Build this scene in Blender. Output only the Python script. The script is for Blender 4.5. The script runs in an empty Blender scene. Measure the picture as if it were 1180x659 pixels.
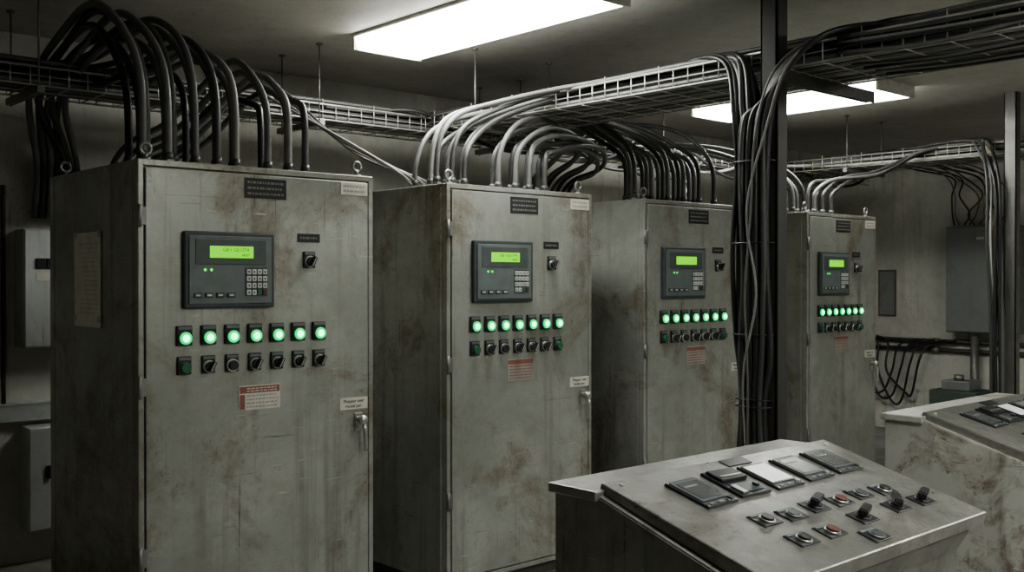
import bpy, bmesh, math, random
from mathutils import Vector, Matrix
random.seed(7)
scene = bpy.context.scene
COL = scene.collection

# ------------------------------------------------------------------ materials
def new_mat(name):
    m = bpy.data.materials.new(name); m.use_nodes = True
    nt = m.node_tree
    return m, nt, nt.nodes["Principled BSDF"]

def plain(name, col, rough=0.5, metal=0.0, emis=None, estr=0.0, var=0.12):
    m, nt, b = new_mat(name)
    n = nt.nodes.new("ShaderNodeTexNoise"); n.inputs["Scale"].default_value = 14; n.inputs["Detail"].default_value = 4
    g = nt.nodes.new("ShaderNodeNewGeometry"); nt.links.new(g.outputs["Position"], n.inputs["Vector"])
    r = nt.nodes.new("ShaderNodeValToRGB")
    r.color_ramp.elements[0].position = .3; r.color_ramp.elements[1].position = .7
    r.color_ramp.elements[0].color = tuple(c*(1-var) for c in col)+(1,)
    r.color_ramp.elements[1].color = tuple(min(1, c*(1+var)) for c in col)+(1,)
    nt.links.new(n.outputs["Fac"], r.inputs["Fac"]); nt.links.new(r.outputs["Color"], b.inputs["Base Color"])
    b.inputs["Roughness"].default_value = rough; b.inputs["Metallic"].default_value = metal
    if emis:
        b.inputs["Emission Color"].default_value = emis+(1,); b.inputs["Emission Strength"].default_value = estr
    return m

def worn(name, base, dirt, dark, rough=0.45, metal=0.2, streak=0.5, patch=0.5, pscale=1.6, bump=0.05, scratch=0.4, lo=.5, hi=.68, light=None, rvar=.12, fine=.6, speck=1.0, edge=0.0):
    m, nt, b = new_mat(name); L = nt.links.new
    g = nt.nodes.new("ShaderNodeNewGeometry")
    def noise(scale, detail=6, rgh=.6, vec=None, dist=0):
        n = nt.nodes.new("ShaderNodeTexNoise"); n.inputs["Scale"].default_value = scale
        n.inputs["Detail"].default_value = detail; n.inputs["Roughness"].default_value = rgh
        n.inputs["Distortion"].default_value = dist
        L(vec if vec else g.outputs["Position"], n.inputs["Vector"]); return n
    def mapped(s, l=(0,0,0), r=(0,0,0)):
        mp = nt.nodes.new("ShaderNodeMapping"); mp.inputs["Scale"].default_value = s
        mp.inputs["Location"].default_value = l; mp.inputs["Rotation"].default_value = r
        L(g.outputs["Position"], mp.inputs["Vector"]); return mp.outputs["Vector"]
    def ramp(src, a, c, v0=0, v1=1):
        r = nt.nodes.new("ShaderNodeMapRange"); r.inputs["From Min"].default_value = a; r.inputs["From Max"].default_value = c
        r.inputs["To Min"].default_value = v0; r.inputs["To Max"].default_value = v1
        L(src, r.inputs["Value"]); return r.outputs["Result"]
    def op(a, c, o='MULTIPLY'):
        mm = nt.nodes.new("ShaderNodeMath"); mm.operation = o
        L(a, mm.inputs[0]); L(c, mm.inputs[1]); return mm.outputs[0]
    mul = op
    def mix(fac, c1, c2):
        x = nt.nodes.new("ShaderNodeMix"); x.data_type = 'RGBA'
        L(fac, x.inputs["Factor"])
        if isinstance(c1, tuple): x.inputs["A"].default_value = c1+(1,)
        else: L(c1, x.inputs["A"])
        if isinstance(c2, tuple): x.inputs["B"].default_value = c2+(1,)
        else: L(c2, x.inputs["B"])
        return x.outputs["Result"]
    c = base
    nl = noise(1.3, 6, .65, mapped((1,1,1),(7,3,5)), .6)
    if light: c = mix(ramp(nl.outputs["Fac"], .42, .62), c, light)
    nb = noise(pscale, 9, .72, dist=.5).outputs["Fac"]
    if edge:   # grime gathers towards the latch edge and the very top/bottom of a door
        tc = nt.nodes.new("ShaderNodeTexCoord"); sp = nt.nodes.new("ShaderNodeSeparateXYZ"); L(tc.outputs["Object"], sp.inputs[0])
        nb = op(nb, ramp(sp.outputs["X"], .22, .60, 0, edge), 'ADD')
        nb = op(nb, ramp(sp.outputs["Z"], 2.05, 2.32, 0, edge*.5), 'ADD')
        nb = op(nb, ramp(sp.outputs["X"], -.50, -.62, 0, edge*.6), 'ADD')
    nf = noise(9, 8, .7)
    ng = noise(38, 4, .7)
    c = mix(ramp(nb, lo, hi, 0, patch), c, dirt)
    c = mix(ramp(nf.outputs["Fac"], .47, .72, 0, patch*fine), c, dirt)
    c = mix(mul(ramp(ng.outputs["Fac"], .58, .66, 0, patch*speck), ramp(nb, lo-.06, hi)), c, dark)
    ns = noise(1.0, 5, .6, mapped((11, 11, .55)))
    c = mix(mul(ramp(ns.outputs["Fac"], .54, .70, 0, streak), ramp(nl.outputs["Fac"], .38, .6)), c, dark)
    nd = noise(1.0, 2, .5, mapped((48, 48, 1.1),(2,9,1)))
    c = mix(mul(ramp(nd.outputs["Fac"], .67, .73), ramp(nb, .48, .6, 0, min(1,streak*1.6))), c, dark)
    n2 = noise(1.0, 3, .5, mapped((2.6, 2.6, 75),(0,0,0),(0,.12,0)))
    n3 = noise(1.9, 3, .5)
    c = mix(mul(ramp(n2.outputs["Fac"], .68, .73), ramp(n3.outputs["Fac"], .5, .62, 0, scratch)), c, dark)
    n4 = noise(1.0, 3, .5, mapped((6, 6, 90),(4,4,4),(.0,-.6,0)))
    if light: c = mix(mul(ramp(n4.outputs["Fac"], .69, .73), ramp(nl.outputs["Fac"], .45, .6, 0, scratch)), c, tuple(min(1,v*1.4) for v in light))
    n5 = noise(1.0, 3, .5, mapped((70, 4, 40),(1,5,2),(.3,.0,.5)))
    c = mix(mul(ramp(n5.outputs["Fac"], .69, .74), ramp(nl.outputs["Fac"], .4, .6, 0, scratch*.6)), c, dark)
    L(c, b.inputs["Base Color"])
    L(ramp(nf.outputs["Fac"], .3, .7, max(.08,rough-rvar), rough+rvar), b.inputs["Roughness"])
    b.inputs["Metallic"].default_value = metal
    bp = nt.nodes.new("ShaderNodeBump"); bp.inputs["Strength"].default_value = bump; bp.inputs["Distance"].default_value = .02
    L(nf.outputs["Fac"], bp.inputs["Height"]); L(bp.outputs["Normal"], b.inputs["Normal"])
    return m

M = {}
M['cab']   = worn("cabinet_paint", (.28,.288,.262), (.155,.12,.075), (.07,.062,.05), .36, .42, .5, .75, 1.4, .02, .65, .545,.67, (.365,.373,.343), .08, .38, 1.0, .085)
M['cabd']  = worn("plinth_paint", (.06,.06,.055), (.05,.04,.03), (.02,.02,.02), .6, .1)
M['con']   = worn("console_steel", (.25,.25,.23), (.14,.12,.09), (.05,.045,.038), .36, .75, .2, .7, 3.4, .02, 1.0, .50,.66, (.40,.40,.375), .10, .6, 1.0)
M['conb']  = worn("console_body_shaded", (.20,.20,.185), (.11,.09,.065), (.035,.032,.026), .45, .4, .6, .7, 2.5, .02, .8,.53,.68,(.26,.26,.24),.08,.5,.9)  # darker copy: shade on the near console painted into its colour
M['conc']  = worn("console_body_lit", (.36,.36,.33), (.15,.115,.08), (.045,.04,.03), .45, .3, .8, .9, 2.4, .03, .9, .51,.60,(.46,.46,.42), .1, .4)  # lighter copy: light on the second console's side painted into its colour
M['wall']  = worn("wall_concrete", (.47,.465,.42), (.30,.28,.24), (.13,.12,.10), .85, 0, .5, .6, .9, .15, .1, .5,.70,(.56,.555,.50))
M['ceil']  = worn("ceiling_plaster", (.48,.465,.43), (.35,.325,.285), (.16,.14,.12), .6, 0, .0, .7, .5, .05, .2, .44, .66)
M['floor'] = worn("floor_concrete", (.27,.265,.25), (.15,.14,.12), (.05,.045,.04), .6, 0, .2, .8, 1.2, .15, .2)
M['box']   = worn("wall_box_paint", (.46,.475,.465), (.22,.21,.19), (.08,.08,.07), .5, .2, .3, .4)
M['boxd']  = worn("mid_grey_box_paint", (.20,.212,.21), (.14,.13,.12), (.05,.05,.05), .5, .2, .3, .5)
M['post']  = worn("post_steel", (.05,.05,.048), (.07,.05,.03), (.015,.015,.015), .5, .4, .3, .5)
M['strut'] = worn("galvanised_strut", (.22,.22,.21), (.13,.12,.10), (.06,.05,.04), .45, .6, .3, .5)
M['wire']  = plain("tray_wire", (.42,.41,.38), .4, .5)
M['wired'] = plain("hanger_steel", (.18,.175,.16), .5, .5)
M['blk']   = plain("cable_black", (.02,.02,.02), .38)
M['blk2']  = plain("cable_charcoal", (.045,.045,.043), .42)
M['gry']   = plain("cable_grey", (.10,.10,.096), .45)
M['lgt']   = plain("cable_light_grey", (.17,.167,.155), .48)
M['und']   = plain("cable_painted_bright_grey", (.34,.335,.31), .5)  # paler grey: light on the tray undersides put into the cable colour
M['yel']   = plain("cable_ochre", (.16,.125,.07), .5)
M['plas']  = plain("black_plastic", (.02,.021,.022), .35)
M['bez']   = plain("bezel_slate", (.045,.055,.056), .38)
M['bez2']  = plain("bezel_inner", (.115,.135,.132), .45)
M['bezm']  = plain("display_window", (.07,.085,.083), .4)
M['key']   = plain("key_grey", (.46,.48,.46), .5)
M['lcd']   = plain("lcd_green", (.12,.35,.02), .3, 0, (.24,.95,.012), .9)
M['lcdt']  = plain("lcd_digits", (.03,.14,.01), .5, 0, (.03,.2,.0), .2)
M['lens']  = plain("lamp_green", (.01,.30,.12), .2, 0, (.0,.80,.20), 1.0)
M['core']  = plain("lamp_core", (.1,.8,.4), .2, 0, (.06,1.0,.34), 5.5)
M['led']   = plain("led_green", (.05,.6,.1), .2, 0, (.05,1.0,.12), 1.3)
M['gbut']  = plain("button_green", (.02,.11,.055), .35)
M['red']   = plain("label_red", (.22,.085,.065), .5)
M['redb']  = plain("button_red", (.085,.02,.017), .45)
M['whi']   = plain("label_white", (.50,.48,.42), .6)
M['pap']   = plain("old_paper", (.74,.72,.64), .8)
M['ink']   = plain("ink", (.03,.03,.03), .6)
M['inkp']  = plain("faded_ink", (.28,.27,.24), .6)
M['inkq']  = plain("pale_ink", (.5,.49,.45), .6)
M['inkl']  = plain("engraving", (.16,.16,.15), .6)
M['chr']   = plain("worn_chrome", (.50,.50,.47), .30, .9)
M['dul']   = plain("dull_ring", (.20,.20,.19), .4, .7)
M['glass'] = plain("meter_glass", (.20,.21,.205), .16, .1)
M['glassw']= plain("meter_glass_reflection", (.80,.82,.80), .10, .0)  # ceiling light's reflection on the meter glass painted as white
M['glassd']= plain("meter_glass_dark", (.075,.08,.078), .20, .1)
M['hous']  = plain("lamp_housing", (.55,.54,.49), .5)
M['wood']  = plain("brown_board", (.13,.10,.07), .7)
M['grn']   = plain("green_paint", (.055,.075,.06), .6)
def diffuser():
    m, nt, b = new_mat("diffuser"); L=nt.links.new
    tc=nt.nodes.new("ShaderNodeTexCoord"); sx=nt.nodes.new("ShaderNodeSeparateXYZ"); L(tc.outputs["Object"],sx.inputs[0])
    ab=nt.nodes.new("ShaderNodeMath"); ab.operation='ABSOLUTE'; L(sx.outputs["X"],ab.inputs[0])
    mr=nt.nodes.new("ShaderNodeMapRange"); mr.interpolation_type='SMOOTHSTEP'
    mr.inputs["From Min"].default_value=.08; mr.inputs["From Max"].default_value=.30; mr.inputs["To Min"].default_value=37; mr.inputs["To Max"].default_value=9
    L(ab.outputs[0],mr.inputs["Value"]); L(mr.outputs["Result"],b.inputs["Emission Strength"])
    b.inputs["Emission Color"].default_value=(.985,1,.95,1); b.inputs["Base Color"].default_value=(.85,.85,.8,1)
    return m
M['tube']=diffuser()

# ------------------------------------------------------------------ mesh builder
class B:
    def __init__(s): s.bm = bmesh.new(); s.mats = []
    def mi(s, k):
        if k not in s.mats: s.mats.append(k)
        return s.mats.index(k)
    def box(s, a, c, m, bev=0.0, seg=2):
        x0,y0,z0 = a; x1,y1,z1 = c
        t = bmesh.new()
        vs = [t.verts.new(v) for v in [(x0,y0,z0),(x1,y0,z0),(x1,y1,z0),(x0,y1,z0),(x0,y0,z1),(x1,y0,z1),(x1,y1,z1),(x0,y1,z1)]]
        for f in [(0,3,2,1),(4,5,6,7),(0,1,5,4),(1,2,6,5),(2,3,7,6),(3,0,4,7)]: t.faces.new([vs[i] for i in f])
        if bev > 0:
            bmesh.ops.bevel(t, geom=list(t.edges), offset=bev, segments=seg, affect='EDGES', profile=.5)
        s.merge(t, m)
    def merge(s, t, m, smooth=False, mat=None):
        i = s.mi(m); t.verts.index_update(); mp = [s.bm.verts.new((mat @ v.co) if mat else v.co) for v in t.verts]
        for f in t.faces:
            try: nf = s.bm.faces.new([mp[v.index] for v in f.verts])
            except ValueError: continue
            nf.material_index = i; nf.smooth = smooth
        t.free()
    def cyl(s, p0, p1, r0, m, r1=None, n=16, smooth=True):
        r1 = r0 if r1 is None else r1
        p0 = Vector(p0); p1 = Vector(p1); d = p1-p0
        q = d.to_track_quat('Z','Y')
        i = s.mi(m)
        A = [s.bm.verts.new(p0 + q @ Vector((r0*math.cos(2*math.pi*k/n), r0*math.sin(2*math.pi*k/n),0))) for k in range(n)]
        C = [s.bm.verts.new(p1 + q @ Vector((r1*math.cos(2*math.pi*k/n), r1*math.sin(2*math.pi*k/n),0))) for k in range(n)]
        for k in range(n):
            f = s.bm.faces.new([A[k],A[(k+1)%n],C[(k+1)%n],C[k]]); f.material_index=i; f.smooth=smooth
        f = s.bm.faces.new(A[::-1]); f.material_index=i
        f = s.bm.faces.new(C); f.material_index=i
    def dome(s, c, r, h, d, m, n=16):
        c = Vector(c); q = Vector(d).to_track_quat('Z','Y'); i = s.mi(m); prev=None
        for j in range(4):
            a = j/4*math.pi/2; rr=r*math.cos(a); hh=h*math.sin(a)
            ring=[s.bm.verts.new(c+q@Vector((rr*math.cos(2*math.pi*k/n),rr*math.sin(2*math.pi*k/n),hh))) for k in range(n)]
            if prev:
                for k in range(n):
                    f=s.bm.faces.new([prev[k],prev[(k+1)%n],ring[(k+1)%n],ring[k]]); f.material_index=i; f.smooth=True
            prev=ring
        f=s.bm.faces.new(prev); f.material_index=i; f.smooth=True
    def tube(s, pts, r, m, n=8, closed=False):
        i = s.mi(m); rings=[]; up=None
        for j,p in enumerate(pts):
            a = pts[max(j-1,0)]; c = pts[min(j+1,len(pts)-1)]
            t = (c-a).normalized()
            if up is None:
                up = Vector((0,0,1)) if abs(t.z)<.9 else Vector((1,0,0))
            up = (up - t*up.dot(t)); 
            if up.length<1e-5: up = t.orthogonal()
            up.normalize(); sd = t.cross(up)
            rings.append([s.bm.verts.new(p + (up*math.cos(2*math.pi*k/n)+sd*math.sin(2*math.pi*k/n))*r) for k in range(n)])
        for a,c in zip(rings, rings[1:]):
            for k in range(n):
                f = s.bm.faces.new([a[k],c[k],c[(k+1)%n],a[(k+1)%n]]); f.material_index=i; f.smooth=True
        f=s.bm.faces.new(rings[0]); f.material_index=i
        f=s.bm.faces.new(rings[-1][::-1]); f.material_index=i
    def torus(s, c, R, r, m, axis='Y', n=20):
        pts=[]
        for k in range(n+1):
            a=2*math.pi*k/n
            if axis=='Y': pts.append(Vector(c)+Vector((R*math.cos(a),0,R*math.sin(a))))
            else: pts.append(Vector(c)+Vector((0,R*math.cos(a),R*math.sin(a))))
        s.tube(pts, r, m, 8)
    def prism(s, prof, x0, x1, m, bev=0.0):
        t = bmesh.new()
        a=[t.verts.new((x0,y,z)) for y,z in prof]; c=[t.verts.new((x1,y,z)) for y,z in prof]
        n=len(prof)
        t.faces.new(a); t.faces.new(c[::-1])
        for k in range(n): t.faces.new([a[(k+1)%n],a[k],c[k],c[(k+1)%n]])
        bmesh.ops.recalc_face_normals(t, faces=t.faces)
        if bev: bmesh.ops.bevel(t, geom=list(t.edges), offset=bev, segments=2, affect='EDGES')
        s.merge(t, m)
    def mesh(s, name):
        bmesh.ops.recalc_face_normals(s.bm, faces=s.bm.faces)
        me = bpy.data.meshes.new(name); s.bm.to_mesh(me); s.bm.free()
        for k in s.mats: me.materials.append(M[k])
        return me

def obj(name, me, parent=None, loc=(0,0,0), rot=(0,0,0), **props):
    o = bpy.data.objects.new(name, me); COL.objects.link(o)
    o.location = loc; o.rotation_euler = rot
    if parent: o.parent = parent
    for k,v in props.items(): o[k]=v
    return o
def empty(name, loc, **props):
    o = bpy.data.objects.new(name, None); o.empty_display_size=.1; COL.objects.link(o); o.location=loc
    for k,v in props.items(): o[k]=v
    return o
def text_mesh(body, size, mat, align='CENTER'):
    cu = bpy.data.curves.new("t",'FONT'); cu.body=body; cu.size=size; cu.align_x=align; cu.align_y='CENTER'; cu.extrude=.0004
    to = bpy.data.objects.new("t",cu); COL.objects.link(to)
    dg = bpy.context.evaluated_depsgraph_get(); dg.update()
    me = bpy.data.meshes.new_from_object(to.evaluated_get(dg))
    bpy.data.objects.remove(to); me.materials.clear(); me.materials.append(M[mat]); return me
RX90 = (math.pi/2,0,0)

# ------------------------------------------------------------------ room shell
FZ=-.20   # floor level before the final lift (everything is raised by .20 at the end)
XL,XR,YF,YB,H = -2.5,11.5,-2.5,6.8,3.1
def slab(name,a,c,m):
    b=B(); b.box(a,c,m); obj(name,b.mesh(name),kind="structure")
slab("floor",(XL-.2,YF-.2,FZ-.2),(XR+.2,YB+.2,FZ),'floor')
slab("ceiling",(XL-.2,YF-.2,H),(XR+.2,YB+.2,H+.2),'ceil')
slab("wall_back",(XL-.2,YB,FZ),(XR+.2,YB+.2,H),'wall')
slab("wall_front",(XL-.2,YF-.2,FZ),(XR+.2,YF,H),'wall')
slab("wall_left",(XL-.2,YF,FZ),(XL,YB,H),'wall')
slab("wall_right",(XR,YF,FZ),(XR+.2,YB,H),'wall')

# ------------------------------------------------------------------ shared part meshes (face -Y)
def bar_lines(b, x0, x1, z0, z1, n, m, y=-.0035):
    for i in range(n):
        z = z1-(i+.5)*(z1-z0)/n; h=(z1-z0)/n*.2; x=x0
        while x < x1-.006:
            w=random.uniform(.006,.022); b.box((x,y-.0006,z-h),(min(x+w,x1),y,z+h),m); x+=w+.005
def lamp_mesh():
    b=B(); b.box((-.037,-.014,-.044),(.037,0,.046),'plas',.004)
    b.box((-.032,-.018,.028),(.032,-.013,.042),'bez2',.001)
    b.cyl((0,-.012,-.010),(0,-.022,-.010),.033,'bez',n=24)
    b.cyl((0,-.02,-.010),(0,-.030,-.010),.028,'lens',n=24)
    b.dome((0,-.030,-.010),.017,.010,(0,-1,0),'core',24)
    return b.mesh("indicator_lamp")
def switch_mesh(kind):
    b=B(); b.box((-.033,-.012,-.041),(.033,0,.041),'plas',.004)
    b.box((-.028,-.015,.024),(.028,-.011,.036),'bez2',.001)
    if kind=='push':
        b.cyl((0,-.01,-.01),(0,-.02,-.01),.030,'bez',n=20)
        b.cyl((0,-.02,-.01),(0,-.034,-.01),.024,'gbut',r1=.022,n=20)
    elif kind=='bigpush':
        b.cyl((0,-.01,-.01),(0,-.02,-.01),.030,'chr',n=20)
        b.cyl((0,-.02,-.01),(0,-.034,-.01),.024,'plas',r1=.022,n=20)
    else:
        b.cyl((0,-.01,-.01),(0,-.022,-.01),.029,'chr',n=20)
        b.cyl((0,-.02,-.01),(0,-.034,-.01),.025,'plas',r1=.022,n=20)
        t=bmesh.new(); bmesh.ops.create_cube(t,size=1)
        a=.5
        b.merge(t,'plas',mat=Matrix.Translation((0,-.045,-.01))@Matrix.Rotation(a,4,'Y')@Matrix.Diagonal((.015,.026,.050,1)))
        t=bmesh.new(); bmesh.ops.create_cube(t,size=1)
        b.merge(t,'key',mat=Matrix.Translation((0,-.0585,-.01))@Matrix.Rotation(a,4,'Y')@Matrix.Diagonal((.003,.002,.045,1)))
    return b.mesh("selector_switch")
ME_LAMP=lamp_mesh(); ME_PUSH=switch_mesh('push'); ME_BPUSH=switch_mesh('bigpush'); ME_SEL=switch_mesh('sel')

def hmi_mesh():
    b=B(); w,h=.225,.175
    b.box((-w,-.028,-h),(w,0,h),'bez',.008)
    b.box((-w+.02,-.034,-h+.02),(w-.02,-.026,h-.02),'bez2',.003)
    b.box((-w+.05,-.037,.025),(w-.05,-.033,h-.035),'bezm',.002)
    bar_lines(b,-w+.03,-w+.10,h-.032,h-.022,1,'inkl',-.0345)
    return b.mesh("operator_panel")
def lcd_mesh():
    b=B(); b.box((-.108,-.003,-.027),(.108,0,.027),'lcd',.001); return b.mesh("screen")
def keypad_mesh():
    b=B(); b.box((-.056,-.002,-.066),(.056,0,.066),'bez')
    for i in range(4):
        for j in range(4):
            x=-.041+i*.0275; z=.047-j*.032
            m = 'redb' if (i==3 and j==3) else ('gbut' if (i==2 and j==3) else 'key')
            b.box((x-.011,-.008,z-.012),(x+.011,-.001,z+.012),m,.002)
            if m=='key': b.box((x-.003,-.0086,z-.005),(x+.003,-.0079,z+.005),'ink')
    return b.mesh("keypad")
def fkeys_mesh():
    b=B()
    for i in range(4):
        x=-.08+i*.054; b.box((x-.02,-.007,-.011),(x+.02,0,.011),'bez',.002)
        b.box((x-.011,-.0078,-.004),(x+.011,-.0068,.004),'key')
    return b.mesh("function_keys")
ME_HMI=hmi_mesh(); ME_LCD=lcd_mesh(); ME_KEY=keypad_mesh(); ME_FK=fkeys_mesh()
LCD_T1=text_mesh("G8.1 GS.1774",.023,'lcdt'); LCD_T2=text_mesh("68.8Y",.018,'lcdt')

def plate_mesh(w,h,m,ink,n):
    b=B(); b.box((-w/2,-.003,-h/2),(w/2,0,h/2),m,.001)
    bar_lines(b,-w/2+.015,w/2-.015,-h/2+.008,h/2-.008,n,ink)
    return b.mesh("label_plate")
def warn_mesh():
    b=B(); w,h=.215,.115
    b.box((-w/2,-.003,-h/2),(w/2,0,h/2),'whi',.001)
    b.box((-w/2+.004,-.004,.022),(w/2-.004,-.0028,h/2-.004),'red')
    bar_lines(b,-w/2+.04,w/2-.02,.026,h/2-.008,2,'whi',-.0038)
    b.box((-w/2+.004,-.004,-h/2+.004),(-w/2+.03,-.0028,.016),'red')
    bar_lines(b,-w/2+.038,w/2-.012,-h/2+.006,.018,4,'inkp')
    return b.mesh("warning_label")
def warn2_mesh():
    b=B(); w,h=.205,.125
    b.box((-w/2,-.003,-h/2),(w/2,0,h/2),'inkp',.001)
    b.box((-w/2+.004,-.004,.034),(w/2-.004,-.0028,h/2-.004),'red')
    bar_lines(b,-w/2+.012,w/2-.012,-h/2+.006,.030,5,'red')
    return b.mesh("warning_label")
ME_NAME=plate_mesh(.22,.095,'plas','inkl',3); ME_STK=plate_mesh(.16,.065,'whi','inkp',2)
ME_SM=plate_mesh(.125,.042,'plas','inkl',1); ME_WARN=warn_mesh(); ME_WARN2=warn2_mesh()
def tag_mesh():
    b=B(); b.box((-.083,-.003,-.030),(.083,0,.030),'whi',.001); return b.mesh("tag")
ME_TAG=tag_mesh(); TAG1=text_mesh("Phapper user",.023,'ink'); TAG2=text_mesh("Hotlal per.",.023,'ink')
def handle_mesh():
    b=B()
    b.box((-.024,-.008,-.01),(.024,0,.085),'chr',.006)
    b.cyl((0,-.006,.05),(0,-.045,.05),.016,'chr',n=20)
    b.cyl((0,-.040,.05),(0,-.056,.05),.025,'chr',r1=.023,n=24)
    b.dome((0,-.056,.05),.023,.012,(0,-1,0),'chr',24)
    pts=[Vector((.002,-.048,.04)),Vector((.006,-.054,.0)),Vector((.012,-.052,-.05)),Vector((.018,-.044,-.09)),Vector((.020,-.038,-.105))]
    b.tube(pts,.011,'chr',12)
    return b.mesh("door_handle")
ME_HAND=handle_mesh()
def eye_mesh():
    b=B(); b.cyl((0,0,0),(0,0,.012),.022,'strut'); b.cyl((0,0,.01),(0,0,.03),.010,'strut')
    b.torus((0,0,.052),.024,.008,'strut'); return b.mesh("lifting_eye")
ME_EYE=eye_mesh()
def gland_mesh():
    b=B(); b.cyl((0,0,0),(0,0,.018),.030,'strut',n=6,smooth=False); b.cyl((0,0,.016),(0,0,.05),.024,'blk2',r1=.021)
    return b.mesh("cable_gland")
ME_GLAND=gland_mesh()
def hinge_mesh():
    b=B(); b.cyl((0,0,-.05),(0,0,.05),.009,'strut'); b.box((0,-.004,-.04),(.03,.004,.04),'strut',.001); return b.mesh("hinge")
ME_HINGE=hinge_mesh()

# ------------------------------------------------------------------ cabinets
YC=4.40; DEP=1.14; HC=2.10
def cabinet(X0,w,label,detail):
    E=empty("control_cabinet",(X0+w/2,YC+DEP/2,FZ),label=label,category="electrical cabinet",group="control cabinets in a row")
    ox,oy=-w/2,-DEP/2; Z=-FZ
    b=B(); x0,x1=ox,ox+w; y0,y1=oy,oy+DEP; zt_=HC+Z; zb_=.08
    b.box((x0,y0+.022,zb_),(x1,y1,zt_),'cab',.006)
    fw=.028
    b.box((x0,y0,zb_),(x0+fw,y0+.024,zt_),'cab',.005); b.box((x1-fw,y0,zb_),(x1,y0+.024,zt_),'cab',.005)
    b.box((x0+fw-.004,y0,zt_-fw),(x1-fw+.004,y0+.024,zt_),'cab',.003); b.box((x0+fw-.004,y0,zb_),(x1-fw+.004,y0+.024,zb_+fw),'cab',.003)
    b.box((x0+.02,y0+.05,0),(x1-.02,y1-.02,.085),'cabd')
    b.box((x0-.004,y0+.05,.10),(x0+.004,y0+.075,zt_-.02),'cab',.002)
    b.box((x0-.004,y1-.075,.10),(x0+.004,y1-.05,zt_-.02),'cab',.002)
    obj("body",b.mesh("body"),E)
    b=B(); g=.006
    b.box((x0+fw+g,y0-.003,zb_+fw+g),(x1-fw-g,y0+.02,zt_-fw-g),'cab',.004)
    obj("door",b.mesh("door"),E)
    s=w/1.23; fy=y0-.003
    def at(name,me,lx,z,parent=E,rot=(0,0,0),dy=0,**p): return obj(name,me,parent,(ox+lx*s,fy+dy,z+Z),rot,**p)
    H_=at("operator_panel",ME_HMI,.423,1.615)
    obj("screen",ME_LCD,H_,(-.0,-.0365,.082),label="yellow-green backlit display")
    obj("keypad",ME_KEY,H_,(.125,-.034,-.055))
    obj("function_keys",ME_FK,H_,(-.085,-.034,-.115))
    if detail:
        obj("screen_digits",LCD_T1,H_,(.02,-.0402,.092),RX90); obj("screen_digits",LCD_T2,H_,(.07,-.0402,.068),RX90)
    for sx in (0,.03):
        b=B(); b.cyl((0,0,0),(0,-.004,0),.006,'led'); obj("status_light",b.mesh("status_light"),H_,(-.13+sx,-.034,0))
    for i in range(7):
        at("indicator_lamp",ME_LAMP,.206+.1158*i,1.318,label="lit green indicator lamp")
    for i in range(7):
        me = ME_PUSH if i==0 or (X0>3 and i==6) else (ME_BPUSH if i in (2,) else ME_SEL)
        at("push_button" if me is not ME_SEL else "selector_switch",me,.206+.1158*i,1.185)
    at("nameplate",ME_NAME,.615,2.002); at("sticker",ME_STK,1.112,2.03,label="white printed sticker")
    at("small_plate",ME_SM,.848,1.774); at("selector_switch",ME_SEL,.848,1.668)
    at("warning_label",ME_WARN if X0<3 else ME_WARN2,.582,1.015+(.03 if X0>3 else 0),label="red and white warning label")
    T=at("tag",ME_TAG,1.108,.942,label="white tag with black writing")
    obj("tag_text",TAG1,T,(0,-.0035,.012),RX90); obj("tag_text",TAG2,T,(0,-.0035,-.013),RX90)
    at("door_handle",ME_HAND,1.135,.81,label="worn chrome lever handle")
    for z in (.35,1.1,1.85): obj("hinge",ME_HINGE,E,(x0+.004,y0-.008,z+Z))
    for ex,ey in ((x0+.06,y0+.06),(x1-.06,y0+.06),(x0+.06,y1-.06),(x1-.06,y1-.06)): obj("lifting_eye",ME_EYE,E,(ex,ey,zt_))
    return E
CABS=[(1.78,1.23),(3.495,1.15),(5.14,1.15),(7.09,1.065)]
L=["grey steel control cabinet with rust-brown stains and paper on its side",
   "grey steel control cabinet with scuffed door and pale handle tag",
   "grey steel control cabinet partly hidden by a dark post and cables",
   "grey steel control cabinet at the end of the row"]
CE=[cabinet(x,w,L[i],i<2) for i,(x,w) in enumerate(CABS)]
b=B(); b.box((-.004,-.17,-.225),(0,.17,.225),'pap')
for z in (.2,-.2): b.box((-.005,-.18,z),(-.0035,-.14,z+.03),'whi'); b.box((-.005,.14,z),(-.0035,.18,z+.03),'whi')
for i in range(16): b.box((-.0048,-.14,.17-i*.022),(-.0038,.14-random.random()*.12,.173-i*.022),'inkq')
obj("paper_sheet",b.mesh("paper_sheet"),CE[0],(-1.23/2-.004,4.99-YC-DEP/2,1.57-FZ),label="old printed paper sheet")

def gland(ci,X,Y):
    x,w=CABS[ci]; obj("cable_gland",ME_GLAND,CE[ci],(X-x-w/2,Y-YC-DEP/2,HC-FZ))

# ------------------------------------------------------------------ cables
def smooth(P,n=7):
    P=[Vector(p) for p in P]; Q=[2*P[0]-P[1]]+P+[2*P[-1]-P[-2]]; out=[]
    for i in range(1,len(Q)-2):
        p0,p1,p2,p3=Q[i-1:i+3]
        for k in range(n):
            t=k/n
            out.append(.5*((2*p1)+(-p0+p2)*t+(2*p0-5*p1+4*p2-p3)*t*t+(-p0+3*p1-3*p2+p3)*t**3))
    out.append(P[-1]); return out
def relax(pts,it=3):
    for _ in range(it):
        pts=[pts[0],pts[1]]+[(pts[i-1]+pts[i]*2+pts[i+1])/4 for i in range(2,len(pts)-1)]+[pts[-1]]
    return pts
def cable(P,r,m,label,group,name="power_cable",n=7,sides=8,rx=0):
    pts=smooth(P,n)
    if rx: pts=relax(pts,rx)
    b=B(); b.tube(pts,r,m,sides)
    return obj(name,b.mesh(name),label=label,category="cable",group=group)
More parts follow.
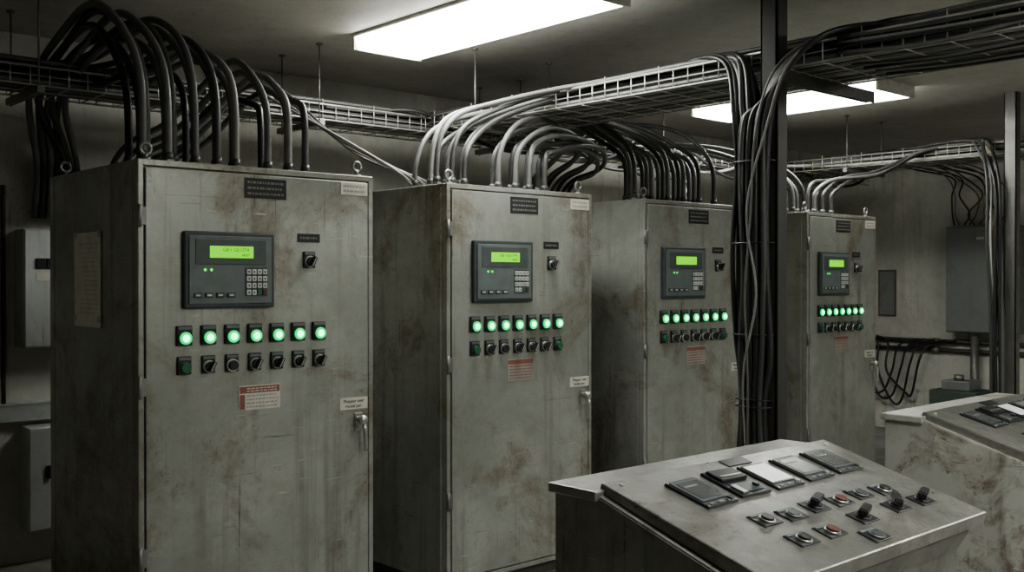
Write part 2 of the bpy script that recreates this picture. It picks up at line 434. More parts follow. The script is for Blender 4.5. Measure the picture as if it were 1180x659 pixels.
LB={'blk':"black rubber",'blk2':"charcoal rubber",'gry':"grey sheathed",'lgt':"pale grey sheathed",'yel':"ochre",'und':"painted-bright grey sheathed"}
rnd=random.uniform
zt=2.62; ZH=.10   # tray deck, side height (rail top 2.716)
JA=.026
def arc_cable(ci,X,Y,pts,r,m):
    gland(ci,X,Y)
    pts=[pts[0]]+[(p[0]+rnd(-JA,JA),p[1]+rnd(-JA,JA),p[2]+rnd(-JA,JA*.5)) for p in pts[1:4]]+pts[4:]
    cable([(X,Y,HC+.03),(X,Y,HC+.12)]+pts,r,m,LB[m]+" cable arching up out of a cabinet top","cables arching from the cabinet tops",rx=9)
c1=[(1.86,4.54),(1.92,4.64),(1.97,4.52),(2.03,4.60),(1.90,4.80),(1.98,4.86),(2.06,4.75)]
for i,(X,Y) in enumerate(c1):
    m=['gry','blk2','gry','blk2','blk','blk2','gry'][i]
    k=i*.03
    arc_cable(0,X,Y,[(X,Y+.03,2.55-k*.3),(X-.02,Y+.22,2.80-k*.4),(X-.03,Y+.55,2.94-k*.7),(X-.02,Y+1.0,2.87-k*.6),(X+.02,6.25,2.66-k*.3),(2.06+i*.04,6.62,2.30),(2.06+i*.04,6.70,1.95)],.0195,m)
c1=[(2.12,4.56),(2.17,4.68),(2.22,4.54),(2.27,4.66),(2.32,4.55),(2.37,4.68),(2.2,4.84)]
for i,(X,Y) in enumerate(c1):
    m=['gry','gry','blk2','gry','lgt','gry','blk'][i]; k=i*.035
    arc_cable(0,X,Y,[(X,Y+.02,2.5),(X-.02,Y+.18,2.75-k*.6),(X-.03,Y+.48,2.90-k),(X-.05,Y+.90,2.84-k),(X-.2,5.88+i*.03,2.745),(X-.7,5.88+i*.035,2.735),(X-1.8,5.86+i*.035,2.73),(-1.5,5.86+i*.035,2.72)],.0180,m)
c1=[(2.49,4.55),(2.55,4.66),(2.60,4.54),(2.65,4.64),(2.70,4.55),(2.60,4.82)]
for i,(X,Y) in enumerate(c1):
    m=['gry','gry','lgt','gry','blk2','blk'][i]; k=i*.028
    arc_cable(0,X,Y,[(X,Y+.01,2.44),(X-.02,Y+.10,2.62-k),(X-.04,Y+.30,2.69-k),(X-.06,Y+.62,2.57-k),(X-.05,5.65,2.44-k),(X,6.3,2.42-k),(X,6.68,2.2),(X,6.7,1.7)],.0180,m)
# cab 2 left group -> tray over to the post bundle
BUN=[(4.28+.030*(i%4), 2.955+.027*(i//4)) for i in range(20)]
def drop(i,amp=.016):
    bx,by=BUN[i]; j=lambda:rnd(-amp,amp)
    return [(bx+j(),by+j()+.02,2.42),(bx+j(),by+j(),2.1),(bx+j(),by+j(),1.7),(bx+j(),by+j(),1.3),(4.32+(bx-4.32)*.8,2.98+(by-2.985)*.62,.97),(bx+j(),by+j()-.01,.5),(bx,by,FZ+.02)]
c2=[(3.55,4.56),(3.60,4.68),(3.65,4.55),(3.70,4.66),(3.75,4.56),(3.80,4.66),(3.60,4.83),(3.72,4.84)]
for i,(X,Y) in enumerate(c2):
    m=['gry','lgt','blk2','gry','blk2','blk2','gry','blk2'][i]
    tx=4.45+i*.032; k=i*.014
    arc_cable(1,X,Y,[(X+.02,Y,2.36-k),(X+.12,Y+.03,2.50-k),(X+.36,Y+.04,2.61-k*.8),(tx-.12,Y-.10,2.71),(tx,4.2,2.74),(tx-.02,3.75,2.735+.008*(i%3)),(4.45,3.38,2.74+.004*i),(4.35,BUN[i+8][1]+.10,2.68)]+drop(i+8),.0150,m)
c2=[(4.03,4.58),(4.09,4.7),(4.15,4.56),(4.21,4.67),(4.27,4.57),(4.33,4.66),(4.39,4.56),(4.45,4.68)]
for i,(X,Y) in enumerate(c2):
    m=['gry','blk2','gry','blk','gry','blk2','blk2','blk'][i]; k=i*.018
    arc_cable(1,X,Y,[(X+.02,Y,2.35),(X+.13,Y+.02,2.49-k),(X+.40,Y+.05,2.57-k),(X+.85,Y+.25,2.56-k),(X+1.15,Y+.6,2.47-k),(X+1.2,5.6,2.30),(X+1.2,5.72,1.8)],.0165,m)
# cab 3
for i in range(16):
    X=5.22+i*.058; Y=4.55+(i%3)*.09
    m=['blk2','gry','blk2','gry','gry'][i%5]; k=(i%5)*.03
    arc_cable(2,X,Y,[(X,Y+.02,2.42),(X-.03,Y+.2,2.62-k),(X-.08,Y+.5,2.75-k*.6),(X-.2,Y+.9,2.79-k*.4),(X-.5,5.9+(i%4)*.06,2.76),(X-1.1,5.9+(i%4)*.07,2.74),(X-2.2,5.9+(i%4)*.07,2.72)],.016,m)
# cab 4
for i in range(5):
    X=7.2+i*.055; Y=4.6+(i%3)*.1; m=['gry','blk2','gry','blk','blk2'][i]
    arc_cable(3,X,Y,[(X,Y+.03,2.34),(X-.05,Y+.2,2.50),(X-.15,Y+.6,2.66),(X-.3,5.75,2.76),(X-.7,5.95,2.72),(X-1.8,5.98,2.70)],.018,m)
for i in range(5):
    X=7.52+i*.065; Y=4.6+(i%2)*.1; m=['gry','blk2','blk2','blk','blk2'][i]
    arc_cable(3,X,Y,[(X,Y,2.28),(X+.08,Y-.02,2.38),(X+.3,Y-.06,2.44),(8.4,4.5,2.50),(8.68+i*.02,4.3,2.69),(8.85+i*.05,3.9,2.745),(8.9+i*.05,3.0,2.73),(8.9+i*.05,-.8,2.72)],.015,m)

# tray-laid cables
G0="cables laid on the tray behind the cabinets"; G1="cables laid on the tray over the aisle"; G2="cables laid on the far aisle tray"
mm=['gry','blk2','gry','blk','lgt','blk2','gry','und']
for i in range(10):   # straight on T0
    y=5.83+.038*i; m=mm[i%8]; z=zt+.018+rnd(0,.006)
    cable([(XL+.1,y,z),(0,y+rnd(-.01,.01),z),(2,y,z),(4,y+rnd(-.01,.01),z),(6,y,z),(8,y,z),(10.4,y,z)],.016,m,LB[m]+" cable lying along a wire tray",G0,n=3,sides=6)
for i in range(15):
    y=5.815+.027*i; m=['lgt','blk2','gry','und','blk','gry'][i%6]; z=zt+.05+rnd(0,.07)
    cable([(3.6,y,z-.02),(5,y+rnd(-.03,.03),z),(6,y+rnd(-.03,.03),z+.01),(7,y,z+rnd(-.02,.02)),(8,y+rnd(-.03,.03),z),(9,y,z+rnd(-.02,.02)),(10.4,y,z-.01)],.014,m,LB[m]+" cable lying along a wire tray",G0,n=4,sides=6)
for i in range(9):
    m=['blk','gry','blk2','blk','lgt'][i%5]; y=5.72-.03*(i%3); x0=4.9+.55*i; s=.05+.03*(i%4)
    cable([(x0-.9,5.9,2.73),(x0-.6,y+.02,2.745),(x0-.3,y,2.66),(x0,y-.02,2.60-s),(x0+.4,y,2.58-s),(x0+.8,y-.02,2.62-s*.5),(x0+1.1,y+.02,2.745),(x0+1.4,5.9,2.73)],.014,m,LB[m]+" slack cable drooping from a wire tray","slack cables drooping from the tray",n=6,rx=4)
for i in range(13):   # T0 left -> T1
    y=5.83+.030*i; x=4.98-.042*i; m=mm[(i*3+1)%8]; z=zt+.050+rnd(0,.012)
    cable([(XL+.1,y,z),(1,y+rnd(-.01,.01),z),(2.6,y+rnd(-.01,.01),z),(3.7,y,z),(x-.35,y-.02,z),(x-.08,y-.2,z),(x,5.3,z),(x+rnd(-.01,.01),4.3,z),(x+rnd(-.01,.01),3,z),(x+rnd(-.02,.02),2,z),(x,1,z),(x,-1.8,z)],.015,m,LB[m]+" cable turning a corner on a wire tray",G1,n=4,sides=6)
for i in range(14):   # upper layer
    y=5.82+.027*i; x=4.97-.038*i; m=mm[(i*3+2)%8]; z=zt+.078+rnd(0,.055)
    cable([(XL+.1,y,z),(0,y+rnd(-.03,.03),z+rnd(-.02,.02)),(1.3,y+rnd(-.03,.03),z+rnd(-.02,.02)),(2.6,y+rnd(-.03,.03),z+rnd(-.02,.02)),(3.7,y,z),(x-.35,y-.02,z),(x-.08,y-.2,z),(x,5.3,z),(x+rnd(-.03,.03),4.3,z),(x+rnd(-.03,.03),3,z+.01),(x+rnd(-.03,.03),2,z),(x,1,z),(x,-1.8,z)],.013,m,LB[m]+" cable turning a corner on a wire tray",G1,n=4,sides=6)
for i in range(17):   # T1 base layer
    x=4.425+.0355*i; m=['und','blk2','gry','und','lgt','blk'][(i*5+2)%6]; z=zt+.018
    cable([(x,5.6,z),(x+rnd(-.006,.006),4,z),(x,2.5,z),(x+rnd(-.006,.006),1,z),(x,-1.8,z)],.0155,m,LB[m]+" cable lying along a wire tray",G1,n=3,sides=6)
for i in range(16):   # loose cables heaped on top of T1, nearer the operator aisle
    x=4.43+.036*i; m=['blk2','gry','blk','gry','lgt'][i%5]; z=zt+.112+.025*(i%3)
    cable([(x,3.0,z-.04),(x+rnd(-.04,.04),2.4,z),(x+rnd(-.05,.05),1.9,z+rnd(-.02,.02)),(x+rnd(-.05,.05),1.4,z),(x+rnd(-.03,.03),.8,z+.02),(x,-1.8,z)],.015,m,LB[m]+" cable lying along a wire tray",G1,n=5,sides=8)
for i in range(8):    # thin cables strapped to the outside of the T1 near side and slack below its deck
    m=['gry','blk','lgt','blk2'][i%4]; x=4.378-.012*(i%2) if i<4 else 4.50+.11*(i-4); z=(zt+.02+.022*i) if i<4 else zt-.022
    s=rnd(.0,.035)
    cable([(x,2.55,z),(x,2.1,z-s),(x,1.65,z-rnd(0,.02)),(x,1.2,z-rnd(0,.035)),(x,.7,z),(x,-1.5,z)],.009,m,LB[m]+" thin cable strapped under a wire tray","thin cables strapped to the aisle tray",name="thin_cable",n=6,sides=6)
for i in range(12):   # T2
    x=8.80+.044*i; m=['und','blk2','gry','lgt','und','blk'][(i*5)%6]; z=zt+.02
    cable([(x-1.2,5.85+.03*i,z+.05),(x-.3,5.85+.03*i,z+.05),(x-.03,5.5,z+.03),(x,4.8,z),(x,3,z),(x,1,z),(x,-1.8,z)],.016,m,LB[m]+" cable lying along a far wire tray",G2,n=4,sides=6)
for i in range(14):
    x=8.79+.038*i; m=mm[(i*3+4)%8]; z=zt+.055+rnd(0,.05)
    cable([(x,5.6,z-.01),(x+rnd(-.03,.03),4.6,z),(x+rnd(-.03,.03),3.6,z+.01),(x+rnd(-.03,.03),2.6,z),(x,1,z),(x,-1.8,z)],.0145,m,LB[m]+" cable lying along a far wire tray",G2,n=4,sides=6)
# post bundle: others
G3="cables tied into a vertical bundle at the post"
for i in range(8):
    m=['blk','blk2','blk','blk','blk2','blk','blk','blk2'][i]; tx=4.48+.035*i
    cable([(tx+.1,5.2,2.75),(tx,4.3,2.745),(tx,3.7,2.745),(4.44,3.28,2.75-.004*i),(4.34,BUN[i][1]+.10,2.68)]+drop(i),.0160,m,LB[m]+" cable dropping from a tray down a post",G3,rx=4)
for i in range(4):
    m=['blk','gry','blk2','blk'][i]; tx=4.6+.04*i
    cable([(tx+.1,5.0,2.76),(tx,4.3,2.76),(tx,3.85,2.76),(4.46,3.44,2.765),(4.34,BUN[16+i][1]+.10,2.68)]+drop(16+i,.018),.013,m,LB[m]+" cable dropping from a tray down a post",G3,rx=4)
for i in range(9):
    m=['blk','blk2','blk','blk','blk2','blk','blk','blk2','blk'][i]; bx=4.248-.014*(i%2); by=2.85+.020*i; j=lambda:rnd(-.018,.018)
    cable([(4.6+.04*i,.6,2.71),(4.56,1.6,2.72),(4.50,2.15,2.735),(4.40,2.48+.010*i,2.755),(4.29,2.62+.020*i,2.70-.01*i),(4.25,2.76+.018*i,2.56-.02*i),(bx,by-.01,2.36),(bx+j()*.4,by+j(),2.0),(bx+j()*.4,by+j(),1.6),(bx+.008,by+j()*.8,1.2),(bx+.014,2.985+(by-2.985)*.75,.95),(bx,by,.5),(bx,by,FZ+.02)],.0150,m,LB[m]+" cable dropping from a tray down a post",G3,rx=4)
# thin wires
for i in range(4):
    cable([(2.75+i*.1,5.9,2.73),(2.95+i*.08,5.72,2.76),(3.10+.05*i,5.5,2.62),(3.25+.04*i,5.1,2.40-.03*i),(3.48+.05*i,4.85,2.2-.01*i),(3.58+.05*i,4.83,2.12)],.008,['lgt','gry','lgt','gry'][i],"thin pale wire hanging from tray to cabinet top","thin wires sagging to a cabinet",name="thin_wire")
for i in range(2):
    cable([(5.9+i*.1,5.9,2.73),(6.1+i*.08,5.72,2.76),(6.3+.05*i,5.4,2.57),(6.4+.04*i,5.1,2.36),(6.2,4.9,2.2),(6.15+i*.05,4.85,2.12)],.009,'lgt',"thin pale wire hanging from tray to cabinet top","thin wires sagging to a cabinet",name="thin_wire")
for i in range(2):
    cable([(4.5,2.4,2.73),(4.38,2.50,2.76),(4.24,2.72+.06*i,2.62),(4.215,2.84+.06*i,2.3),(4.205,2.95-.03*i,1.9),(4.20,2.88+.07*i,1.5),(4.21,2.97-.03*i,1.1),(4.22,2.95,.6),(4.22,2.95,FZ+.02)],.006,['lgt','gry'][i],"thin loose wire trailing down the cable bundle","thin loose wires on the bundle",name="thin_wire",rx=3)

# ------------------------------------------------------------------ wire trays
def tray(axis,a0,a1,b0,b1,zb,zh,mat,label,rods,step=.1):
    E=empty("cable_tray",((a0+a1)/2 if axis=='X' else (b0+b1)/2, (b0+b1)/2 if axis=='X' else (a0+a1)/2, zb),label=label,category="cable tray",group="wire mesh cable trays")
    ex,ey,ez=E.location
    def V(a,c,z): return (a-ex,c-ey,z-ez) if axis=='X' else (c-ex,a-ey,z-ez)
    b=B(); r=.0035
    def wire(p,q,r=r): b.cyl(p,q,r,mat,n=6)
    n=int((a1-a0)/step)
    for c in (b0,b1):
        wire(V(a0,c,zb),V(a1,c,zb),.0055); wire(V(a0,c,zb+zh*.5),V(a1,c,zb+zh*.5),.003); wire(V(a0,c,zb+zh),V(a1,c,zb+zh),.0075)
    k=int((b1-b0)/.15)
    for j in range(1,k): c=b0+(b1-b0)*j/k; wire(V(a0,c,zb),V(a1,c,zb),.003)
    for i in range(n+1):
        a=a0+(a1-a0)*i/n
        if i%2==0: wire(V(a,b0,zb-.004),V(a,b1,zb-.004),.0035)
        wire(V(a,b0,zb-.004),V(a,b0,zb+zh+ (.0 if i%4 else .035)),.0038); wire(V(a,b1,zb-.004),V(a,b1,zb+zh),.0038)
    obj("basket",b.mesh("basket"),E)
    for a in rods:
        for c in (b0-.03,b1+.03):
            rb=B(); rb.cyl(V(a,c,zb-.06),V(a,c,H),.005,'wired',n=8); rb.cyl(V(a,c,H-.012),V(a,c,H),.022,'wired',n=12); obj("hanger_rod",rb.mesh("hanger_rod"),E)
        rb=B(); p=V(a-.02,b0-.07,zb-.05); q=V(a+.02,b1+.07,zb-.012)
        rb.box(tuple(min(u,v) for u,v in zip(p,q)),tuple(max(u,v) for u,v in zip(p,q)),'strut',.003); obj("support_bar",rb.mesh("support_bar"),E)
    return E
tray('X',XL+.05,10.6,5.8,6.22,zt-.004,ZH,'wire',"long wire mesh cable tray hung above the cabinets",[.05,1.8,3.53,5.3,7.0,8.8])
tray('Y',YF+.1,5.78,4.4,5.02,zt-.004,ZH,'wire',"bright wire mesh cable tray crossing over the aisle",[5.2,.8])
tray('Y',YF+.1,5.78,8.76,9.34,zt-.004,ZH,'wire',"wire mesh cable tray loaded with cables over the far aisle",[5.0,2.6,.8])

# ------------------------------------------------------------------ posts
def post(x0,x1,y0,y1,label,mat):
    E=empty("support_post",((x0+x1)/2,(y0+y1)/2,FZ),label=label,category="steel post")
    hx,hy=(x1-x0)/2,(y1-y0)/2; t=.012; HH=H-FZ-.004
    b=B()
    b.box((-hx,-hy,0),(-hx+t,hy,HH),mat,.002); b.box((-hx,-hy,0),(hx,-hy+t,HH),mat,.002); b.box((-hx,hy-t,0),(hx,hy,HH),mat,.002)
    obj("channel",b.mesh("channel"),E)
    b=B(); b.box((-hx-.05,-hy-.05,0),(hx+.05,hy+.05,.012),mat,.002)
    for sx in (-1,1):
        for sy in (-1,1): b.cyl((sx*(hx+.03),sy*(hy+.03),.01),(sx*(hx+.03),sy*(hy+.03),.03),.012,'strut',n=6)
    obj("base_plate",b.mesh("base_plate"),E)
    return E
P1=post(4.29,4.38,2.83,2.925,"dark steel post carrying a thick vertical cable bundle",'post')
for z,dx in ((2.15,.0),(1.75,-.004),(1.3,-.006),(.98,-.02),(.945,-.018)):
    b=B(); pts=[]
    for k in range(25):
        a=2*math.pi*k/24; c,s_=math.cos(a),math.sin(a)
        rx=(abs(c)**.7)*(1 if c>0 else -1); ry=(abs(s_)**.7)*(1 if s_>0 else -1)
        pts.append(Vector((-.033+(.094+dx)*rx,.078+(.118+dx)*ry,0)))
    b.tube(pts,.004,'plas',6); obj("cable_tie",b.mesh("cable_tie"),P1,(0,0,z-FZ))
b=B(); b.box((-.05,-.06,2.535-FZ),(.86,-.01,2.585-FZ),'post',.003); b.box((-.05,-.065,2.53-FZ),(.86,-.055,2.59-FZ),'post'); obj("bracket_arm",b.mesh("bracket_arm"),P1)
P2=post(8.62,8.70,3.43,3.53,"galvanised steel post with thin cables beside the far tray",'strut')
for i in range(9):
    m=['blk','lgt','gry','yel','blk','und','blk2','gry','blk2'][i]; bx=8.57+.026*(i%4); by=3.52+.035*(i//3)
    cable([(8.9+.04*(i%8),5.0,2.74),(8.86,4.4,2.75),(8.80,3.8+.04*(i%4),2.765),(8.66,by+.08+rnd(-.03,.10),2.66),(bx-.02,by+rnd(-.02,.08),2.35),(bx-.03+rnd(-.03,.01),by+rnd(-.03,.07),1.9),(bx-.03,by+rnd(-.02,.03),1.3),(bx-.03,by,.6),(bx-.03,by,FZ+.02)],.009 if i%2 else .013,m,LB[m]+" cable dropping from the far tray","cables dropping beside the galvanised post",rx=3)

# ------------------------------------------------------------------ ceiling lights
def light_fix(x0,x1,y0,y1,label):
    E=empty("ceiling_light",((x0+x1)/2,(y0+y1)/2,H-.095),label=label,category="ceiling light",group="fluorescent ceiling lights")
    hx,hy=(x1-x0)/2,(y1-y0)/2
    b=B(); b.box((-hx-.005,-hy,.075),(hx+.005,hy,.095),'hous',.004); obj("housing",b.mesh("housing"),E)
    t=bmesh.new(); a=.008; c=.035
    lo=[t.verts.new(v) for v in [(-hx+c,-hy+a*2,0),(hx-c,-hy+a*2,0),(hx-c,hy-a*2,0),(-hx+c,hy-a*2,0)]]
    up=[t.verts.new(v) for v in [(-hx+a,-hy+a,.075),(hx-a,-hy+a,.075),(hx-a,hy-a,.075),(-hx+a,hy-a,.075)]]
    t.faces.new(lo[::-1]); t.faces.new(up)
    for k in range(4): t.faces.new([lo[k],lo[(k+1)%4],up[(k+1)%4],up[k]])
    b=B(); b.merge(t,'tube'); obj("diffuser",b.mesh("diffuser"),E,label="glowing white diffuser")
    for sy in (-1,1):
        b=B(); b.box((-hx+.003,-.011,-.004),(hx-.003,.011,.08),'hous',.003)
        obj("end_cap",b.mesh("end_cap"),E,(0,sy*(hy-.011),0))
light_fix(3.55,4.08,3.58,5.42,"long glowing fluorescent fixture on the stained ceiling above the cabinets")
light_fix(7.22,7.80,3.88,5.65,"long glowing fluorescent fixture beyond the aisle tray")
light_fix(2.6,3.2,-1.2,1.2,"long glowing fluorescent fixture above the operator aisle")
light_fix(6.1,6.7,-1.2,1.2,"long glowing fluorescent fixture above the far operator aisle")

# ------------------------------------------------------------------ consoles
TA=math.atan(.283)
def display_mesh(kind):
    b=B(); w,h=.070,.080
    if kind=='module':
        b.box((-w,-h,0),(w,h,.009),'plas',.003); b.box((-w+.01,.005,.008),(w-.01,h-.01,.018),'plas',.004)
        b.box((-w+.02,-h+.015,.008),(w-.02,-.01,.012),'bez',.003); b.cyl((.04,-.04,.012),(.04,-.04,.020),.011,'plas')
        b.box((-.05,.02,.018),(.05,.028,.020),'chr'); b.box((-.055,-.07,.008),(-.03,-.02,.014),'chr',.002)
    else:
        b.box((-w,-h,0),(w,h,.008),'plas',.003)
        b.box((-w+.008,-h+.028,.007),(w-.008,h-.008,.0105),'bez',.002)
        g={'light':'glass','white':'glassw','dark':'glassd'}[kind]
        q=.022 if kind!='white' else .014
        b.box((-w+q,-h+.028+q*.6,.009),(w-q,h-q,.0115),g,.001)
        if kind!='white': b.box((-w+q+.008,h-q-.03,.0112),(w-q-.03,h-q-.022,.0120),'inkl')
        for i in range(3): b.box((-.05+i*.04,-h+.008,.007),(-.03+i*.04,-h+.018,.010),'bez2',.001)
        b.cyl((.045,-h+.016,.008),(.045,-h+.016,.016),.008,'chr' if kind!='dark' else 'plas')
        for sx in (-1,1):
            for sy in (-1,1): b.cyl((sx*(w-.007),sy*(h-.007),.007),(sx*(w-.007),sy*(h-.007),.0095),.004,'chr',n=8)
    return b.mesh("panel_meter")
MD={k:display_mesh(k) for k in('light','dark','module','white')}
def pbut(cap):
    b=B(); b.box((-.043,-.032,0),(.043,.032,.004),'plas',.0015); b.box((-.038,.019,.004),(.038,.028,.006),'bez2')
    b.cyl((0,-.006,.004),(0,-.006,.010),.024,'dul' if cap=='flat' else 'chr',r1=.022,n=24)
    if cap!='flat': b.cyl((0,-.006,.010),(0,-.006,.016),.019,cap,r1=.017,n=24)
    else: b.cyl((0,-.006,.010),(0,-.006,.012),.018,'bez',n=24)
    return b.mesh("push_button")
def pknob(a):
    b=B(); b.box((-.043,-.032,0),(.043,.032,.004),'plas',.0015)
    b.cyl((0,0,.004),(0,0,.009),.023,'dul',n=24); b.cyl((0,0,.009),(0,0,.014),.021,'plas',r1=.019,n=24)
    t=bmesh.new(); bmesh.ops.create_cube(t,size=1); bmesh.ops.bevel(t,geom=list(t.edges),offset=.12,segments=2,affect='EDGES')
    b.merge(t,'plas',mat=Matrix.Translation((.012*math.cos(a+1.57),.012*math.sin(a+1.57),.022))@Matrix.Rotation(a,4,'Z')@Matrix.Diagonal((.026,.078,.018,1)))
    return b.mesh("rotary_knob")
PB={k:pbut(k) for k in('flat','plas','redb')}; PK=pknob(-1.25); PK2=pknob(-.9)
def console(X0,dy,label,bm_):
    W=1.17
    E=empty("control_console",(X0+W/2,1.75+dy,FZ),label=label,category="control desk",group="operator consoles")
    Z=-FZ
    b=B()
    prof=[(.335,0),(.335,.984+Z),(.18,.984+Z),(-.34,.820+Z),(-.34,.79+Z),(-.30,.72+Z),(-.27,0)]
    b.prism(prof,-W/2+.008,W/2-.008,bm_,.004)
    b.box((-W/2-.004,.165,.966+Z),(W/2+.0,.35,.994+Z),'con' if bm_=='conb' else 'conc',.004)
    obj("body",b.mesh("body"),E)
    b=B(); b.box((-.40,-.001,-.30),(.40,.004,.30),bm_,.003); b.cyl((.34,-.01,0),(.34,0,0),.012,'chr')
    obj("access_door",b.mesh("access_door"),E,(0,-.290,.55))
    b=B(); b.box((-W/2+.035,-.295,-.044),(W/2+.01,.295,.0),'con',.006)
    for x in (-.5,.55):
        for y in (-.26,.26): b.cyl((x,y,-.001),(x,y,.003),.008,'chr',n=10)
    PN=obj("sloped_panel",b.mesh("sloped_panel"),E,(0,1.6475-1.75,.932+Z),(TA,0,0),label="worn brushed steel sloping panel")
    def put(name,me,X,Y,rz=0): return obj(name,me,PN,(X-2.615,(Y-1.6475)/math.cos(TA),0),(0,0,rz))
    for X,k,o_,rz in zip((2.315,2.49,2.664,2.84,3.02),('dark','module','white','light','dark'),(-.006,.003,0,.004,.006),(.02,-.03,0,.01,-.015)):
        put("panel_meter",MD[k],X,1.785+o_,rz)
    for X,k in zip((2.363,2.48,2.61,2.735,2.86,2.985),('plas','flat','K','redb','flat','plas')):
        yy=1.598+rnd(-.008,.008)
        if k=='K': put("rotary_knob",PK,X,yy)
        else: put("push_button",PB[k],X,yy)
    for X,k in zip((2.365,2.50,2.70,2.90,3.05),('plas','redb','K','K2','K')):
        yy=1.495+rnd(-.010,.010)
        if k[0]=='K': put("rotary_knob",PK if k=='K' else PK2,X,yy)
        else: put("push_button",PB[k],X,yy)
    put("push_button",PB['flat'],2.62,1.42)
    b=B(); b.box((-.06,-.022,0),(.06,.022,.003),'plas',.001); obj("small_plate",b.mesh("small_plate"),PN,(.03,.262,0))
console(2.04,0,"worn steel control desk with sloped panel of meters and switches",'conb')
console(4.16,.12,"chipped steel control desk, lit tone painted in, beside the cable post",'conc')

# ------------------------------------------------------------------ wall equipment
def wallbox(name,x0,x1,z0,z1,d,m,label,extra):
    E=empty(name,((x0+x1)/2,YB-d/2,z0),label=label,category="electrical box")
    hx=(x1-x0)/2; h=z1-z0
    b=B(); b.box((-hx,-d/2+.015,0),(hx,d/2-.001,h),m,.006); obj("body",b.mesh("body"),E)
    b=B(); b.box((-hx+.006,-d/2,.006),(hx-.006,-d/2+.018,h-.006),m,.005); obj("cover",b.mesh("cover"),E)
    if extra:
        for sx in (.07,.13):
            b=B(); b.box((-hx+sx,-d/2-.014,h-.24),(-hx+sx+.05,-d/2+.002,h-.18),'plas',.002); obj("toggle_switch",b.mesh("toggle_switch"),E)
        b=B(); b.box((-hx+.07,-d/2-.004,h-.32),(-hx+.22,-d/2+.002,h-.27),'whi',.001); obj("label_plate",b.mesh("label_plate"),E)
    else:
        b=B(); b.box((-hx+.10,-d/2-.02,h*.5),(-hx+.13,-d/2,h*.5+.08),'plas',.003); obj("latch",b.mesh("latch"),E)
    b=B(); b.cyl((hx-.05,-d/2-.012,h/2),(hx-.05,-d/2,h/2),.014,'chr'); obj("lock",b.mesh("lock"),E)
wallbox("junction_box",1.97,2.42,1.15,1.88,.2,'box',"grey wall-mounted junction box with dark switches and a label",True)
wallbox("switch_box",2.0,2.42,.02,.66,.18,'box',"grey low switch box with a latch on the stained wall",False)
b=B(); b.box((-1.7,-.06,0),(1.7,.0,.11),'box',.004); b.box((-1.7,-.064,.10),(1.7,0,.114),'box',.002)
obj("cable_trunking",b.mesh("cable_trunking"),None,(.9,YB,.69),label="grey steel cable trunking running along the wall",category="cable trunking")
for i in range(3):
    b=B(); x=1.80+.05*i
    b.tube(smooth([(0,0,1.35),(0,0,.8),(0,.0,0)]),.014,'blk2'); 
    obj("conduit_pipe",b.mesh("conduit_pipe"),None,(x,YB-.03,.80),label="dark conduit running up the stained wall",category="conduit",group="dark conduits on the wall")
# right wall panel
E=empty("distribution_box",(XR-.132,4.86,.98),label="large mid-grey distribution box on the far wall",category="electrical box")
b=B(); b.box((-.10,-.38,0),(.13,.38,1.17),'boxd',.006); obj("body",b.mesh("body"),E)
b=B(); b.box((-.125,-.37,.01),(-.10,.37,1.16),'boxd',.006); b.cyl((-.14,-.28,.6),(-.12,-.28,.6),.015,'chr'); b.box((-.127,-.05,1.02),(-.124,.03,1.05),'whi'); obj("cover",b.mesh("cover"),E)
b=B(); b.cyl((0,.1,-.98+FZ),(0,.1,.0),.045,'strut'); b.cyl((0,.1,-.03),(0,.1,0),.06,'strut'); obj("conduit",b.mesh("conduit"),E)
for i in range(10):
    y=4.70+.055*i; m=['yel','blk','lgt','blk','gry','blk2','yel','blk','lgt','blk'][i]
    cable([(9.2,y-.2+.05*i,2.70),(9.7,y,2.76),(10.6,y+.05+rnd(-.08,.08),2.75),(11.2,y+rnd(-.08,.08),2.68),(11.38,y+rnd(-.12,.12),2.5),(XR-.10,y+rnd(-.08,.08),2.3),(XR-.12,y,2.17)],.009,m,LB[m]+" thin cable feeding the distribution box","thin cables feeding the distribution box",name="thin_wire")
b=B(); b.box((-.02,-.11,0),(0,.11,.55),'wood',.003); b.box((-.026,-.09,.02),(-.018,.09,.53),'boxd',.002)
obj("notice_board",b.mesh("notice_board"),None,(XR-.001,6.05,1.13),label="small brown framed board on the wall",category="board")
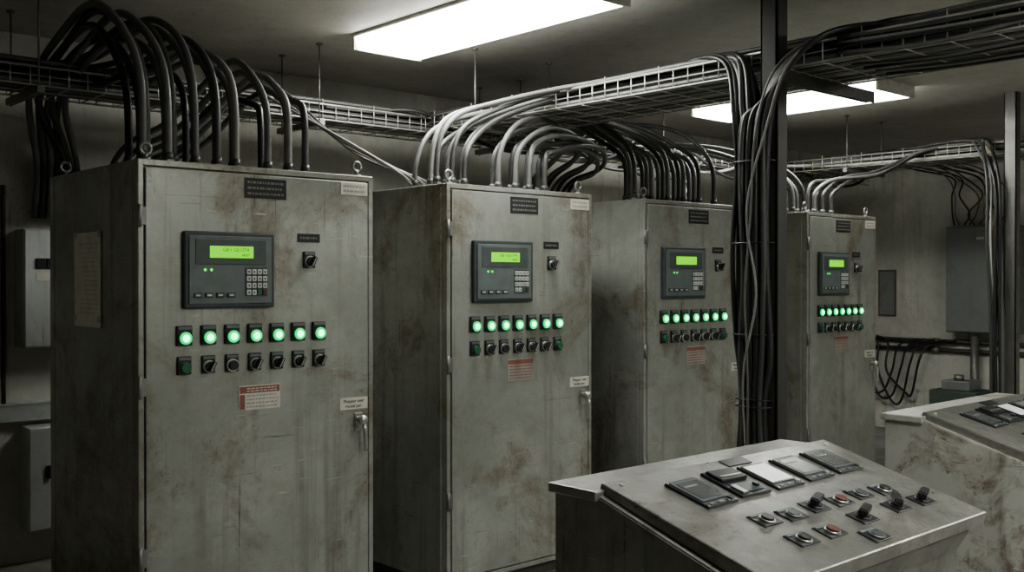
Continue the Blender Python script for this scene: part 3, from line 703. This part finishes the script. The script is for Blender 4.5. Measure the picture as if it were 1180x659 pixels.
for i in range(2):
    b=B(); b.cyl((0,-1.5,0),(0,1.0,0),.026,'blk2'); b.cyl((0,-.2,0),(0,-.12,0),.036,'strut')
    obj("wall_pipe",b.mesh("wall_pipe"),None,(XR-.04,5.6,.86-.10*i),label="dark pipe running along the far wall",category="pipe",group="dark pipes along the far wall")
for i in range(4):
    y=6.35-.12*i; d=.25+.12*(i%3)
    cable([(XR-.09,y+.15,.90),(XR-.11,y,.82),(XR-.12-.02*i,y-.02,.5),(XR-.12,y-.10-.04*i,.38-d*.5),(XR-.12,y-.30,.32-d*.3),(XR-.12-.02*i,y-.42,.5+.05*i),(XR-.11,y-.5,.80),(XR-.10,y-.8,.88)],.013,'blk',"black cable looping low along the far wall","black cables on the far wall")
b=B(); b.box((-.22,-.25,0),(.22,.25,.60),'grn',.01); b.box((-.15,-.15,.60),(.15,.15,.70),'boxd',.01); b.cyl((-.06,0,.70),(-.06,0,.76),.05,'strut')
obj("pump_unit",b.mesh("pump_unit"),None,(10.8,4.85,FZ),label="low green machine housing standing on the floor",category="machine")

b=B(); b.cyl((-2,3.1,H-.02),(3.9,3.1,H-.02),.012,'hous',n=10); obj("ceiling_conduit",b.mesh("ceiling_conduit"),label="thin painted conduit fixed to the ceiling",category="conduit")
b=B(); b.cyl((6.0,-2,H-.025),(6.0,6.7,H-.025),.014,'hous',n=10); obj("ceiling_conduit",b.mesh("ceiling_conduit"),label="thin painted conduit fixed to the ceiling",category="conduit")

# ------------------------------------------------------------------ world + camera
w=bpy.data.worlds.new("World"); scene.world=w; w.use_nodes=True
w.node_tree.nodes["Background"].inputs[0].default_value=(.5,.5,.48,1); w.node_tree.nodes["Background"].inputs[1].default_value=.02
cam=bpy.data.cameras.new("cam"); cam.lens=36; cam.sensor_width=36; cam.clip_start=.05
co=bpy.data.objects.new("camera",cam); COL.objects.link(co)
co.location=(0,0,1.575); co.rotation_euler=(math.radians(90-.41),0,math.radians(47.9-90))
scene.camera=co
try: scene.view_settings.look='AgX - Medium High Contrast'
except Exception as e: print(e)
for o in scene.objects:
    if o.parent is None: o.location.z -= FZ
